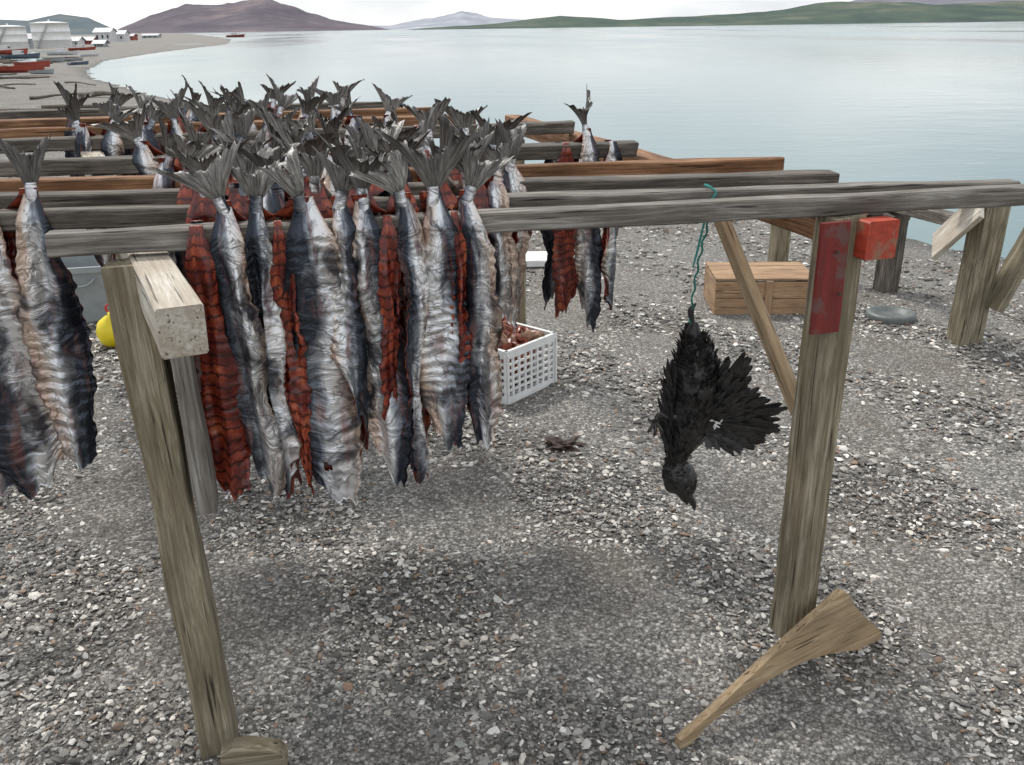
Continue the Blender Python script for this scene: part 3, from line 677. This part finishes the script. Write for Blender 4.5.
def boat(x,y,L,rz,m,z=0.1,cabin=True):
    e=empty("fishing_boat",(x,y,z)); e.rotation_euler=(0,0,rz); vs=[];fs=[];n=12
    for i in range(n+1):
        t=i/n; w=L*.17*(1-t**3)*(.8+.2*min(1,t*4)); sheer=L*.10*(1+.5*t*t); 
        for a,b in ((-1,1),(-.8,.35),(-.35,0),(0,-.05),(.35,0),(.8,.35),(1,1)): vs.append((L*(t-.5)+.05*L*b*t,a*w,b*sheer))
        for a in (.9,0,-.9): vs.append((L*(t-.5)+.05*L*t,a*w,sheer*.75))
    for i in range(n):
        for k in range(10):
            a=i*10+k;b=i*10+(k+1)%10; fs.append((a,b,b+10,a+10))
    fs.append(tuple(range(9,-1,-1)))
    mesh_obj("hull",vs,fs,m,parent=e,smooth=False)
    if cabin: 
        box_part("cabin",(-.05*L,0,L*.15),(L*.25,L*.2,L*.14),M_shed,e,bev=.02); box_part("cabin_window",(-.05*L,0,L*.18),(L*.255,L*.15,L*.04),M_dark,e,bev=0)
for a,D,L,rz,m,c in ((5,44,2.6,.2,M_rb,False),(34,42,1.5,-.5,M_tub,False),(26,52,2.2,-.3,M_rb,False),(15,70,2.6,.1,M_bb,True),(58,80,2.4,.4,M_shed,True),(45,60,1.8,-.2,M_tub,False),(2,85,3.4,.1,M_rb,True),(78,100,2.6,.2,M_rb,True),(66,62,1.4,.8,M_tub,False),(84,74,1.6,.9,M_shed,False),(72,54,1.3,1.1,M_bb,False)):
    boat(D*((a-512)*.001046+.006),D,L,rz,m,.05,c)
boat(-.285*330,330,6,.05,M_rb,WL+.1,True)
M_log=wood("driftwood",(.08,.065,.05),(.16,.135,.11),(.30,.27,.23))
rl=random.Random(4)
for i in range(60):
    D=rl.uniform(16,70); a=rl.uniform(-40,170)-(48-D)*.5
    x=D*((a-512)*.001046+.006)
    if sdist(np.array([x]),np.array([D]))[0]<1.2: continue
    L=rl.uniform(.6,2.6); an=rl.uniform(-.9,.9); th=rl.uniform(.03,.10)
    pts=[(x+math.cos(an)*L*(t-.5),D+math.sin(an)*L*(t-.5)+.05*math.sin(t*5+i),.06+.03*math.sin(t*4+i),th*(1-.5*t)) for t in np.linspace(0,1,9)]
    tube("driftwood_log",pts,M_log,None,8,nz=.3)

# ---------------------------------------------------------------- light
w=bpy.data.worlds.new("World"); scene.world=w; w.use_nodes=True; nt=w.node_tree; nt.nodes.clear()
o=nt.nodes.new('ShaderNodeOutputWorld'); bg=nt.nodes.new('ShaderNodeBackground'); bg.inputs[1].default_value=.15
sky=nt.nodes.new('ShaderNodeTexSky'); sky.sky_type='NISHITA'; sky.sun_disc=False
SE,SR=R(54),R(-28)
sky.sun_elevation=SE; sky.sun_rotation=SR
tc=nt.nodes.new('ShaderNodeTexCoord'); mp=nt.nodes.new('ShaderNodeMapping'); mp.inputs['Scale'].default_value=(1,1,3.5)
no=nt.nodes.new('ShaderNodeTexNoise'); no.inputs['Scale'].default_value=2.6; no.inputs['Detail'].default_value=5; no.inputs['Roughness'].default_value=.55
nt.links.new(tc.outputs['Generated'],mp.inputs[0]); nt.links.new(mp.outputs[0],no.inputs[0])
cr=nt.nodes.new('ShaderNodeValToRGB'); e=cr.color_ramp.elements; e[0].position=.34; e[0].color=(.58,.63,.69,1); e[1].position=.62; e[1].color=(1.0,1.0,1.0,1)
nt.links.new(no.outputs[0],cr.inputs[0])
sc_=nt.nodes.new('ShaderNodeVectorMath'); sc_.operation='SCALE'; sc_.inputs['Scale'].default_value=8.3; nt.links.new(cr.outputs[0],sc_.inputs[0])
mx=nt.nodes.new('ShaderNodeMix'); mx.data_type='RGBA'; mx.inputs[0].default_value=.88
nt.links.new(sky.outputs[0],mx.inputs[6]); nt.links.new(sc_.outputs[0],mx.inputs[7]); nt.links.new(mx.outputs[2],bg.inputs[0]); nt.links.new(bg.outputs[0],o.inputs[0])
sl=bpy.data.lights.new("sun",'SUN'); sl.energy=2.9; sl.angle=R(10); sl.color=(1,.96,.9)
so=link(bpy.data.objects.new("sun",sl)); 
dirv=Vector((math.sin(SR)*math.cos(SE),math.cos(SR)*math.cos(SE),math.sin(SE)))
so.rotation_euler=dirv.to_track_quat('Z','Y').to_euler()

# ---------------------------------------------------------------- camera
cam=bpy.data.cameras.new("camera"); cam.lens=887/1024*36; cam.sensor_width=36; cam.clip_start=.05; cam.clip_end=40000
co=link(bpy.data.objects.new("camera",cam))
co.matrix_world=Matrix.Translation((0,0,1.7))@Matrix.Rotation(R(90-21.8),4,'X')@Matrix.Rotation(-R(.8),4,'Z')
scene.camera=co
scene.view_settings.view_transform='Standard'; scene.view_settings.look='None'; scene.view_settings.exposure=0
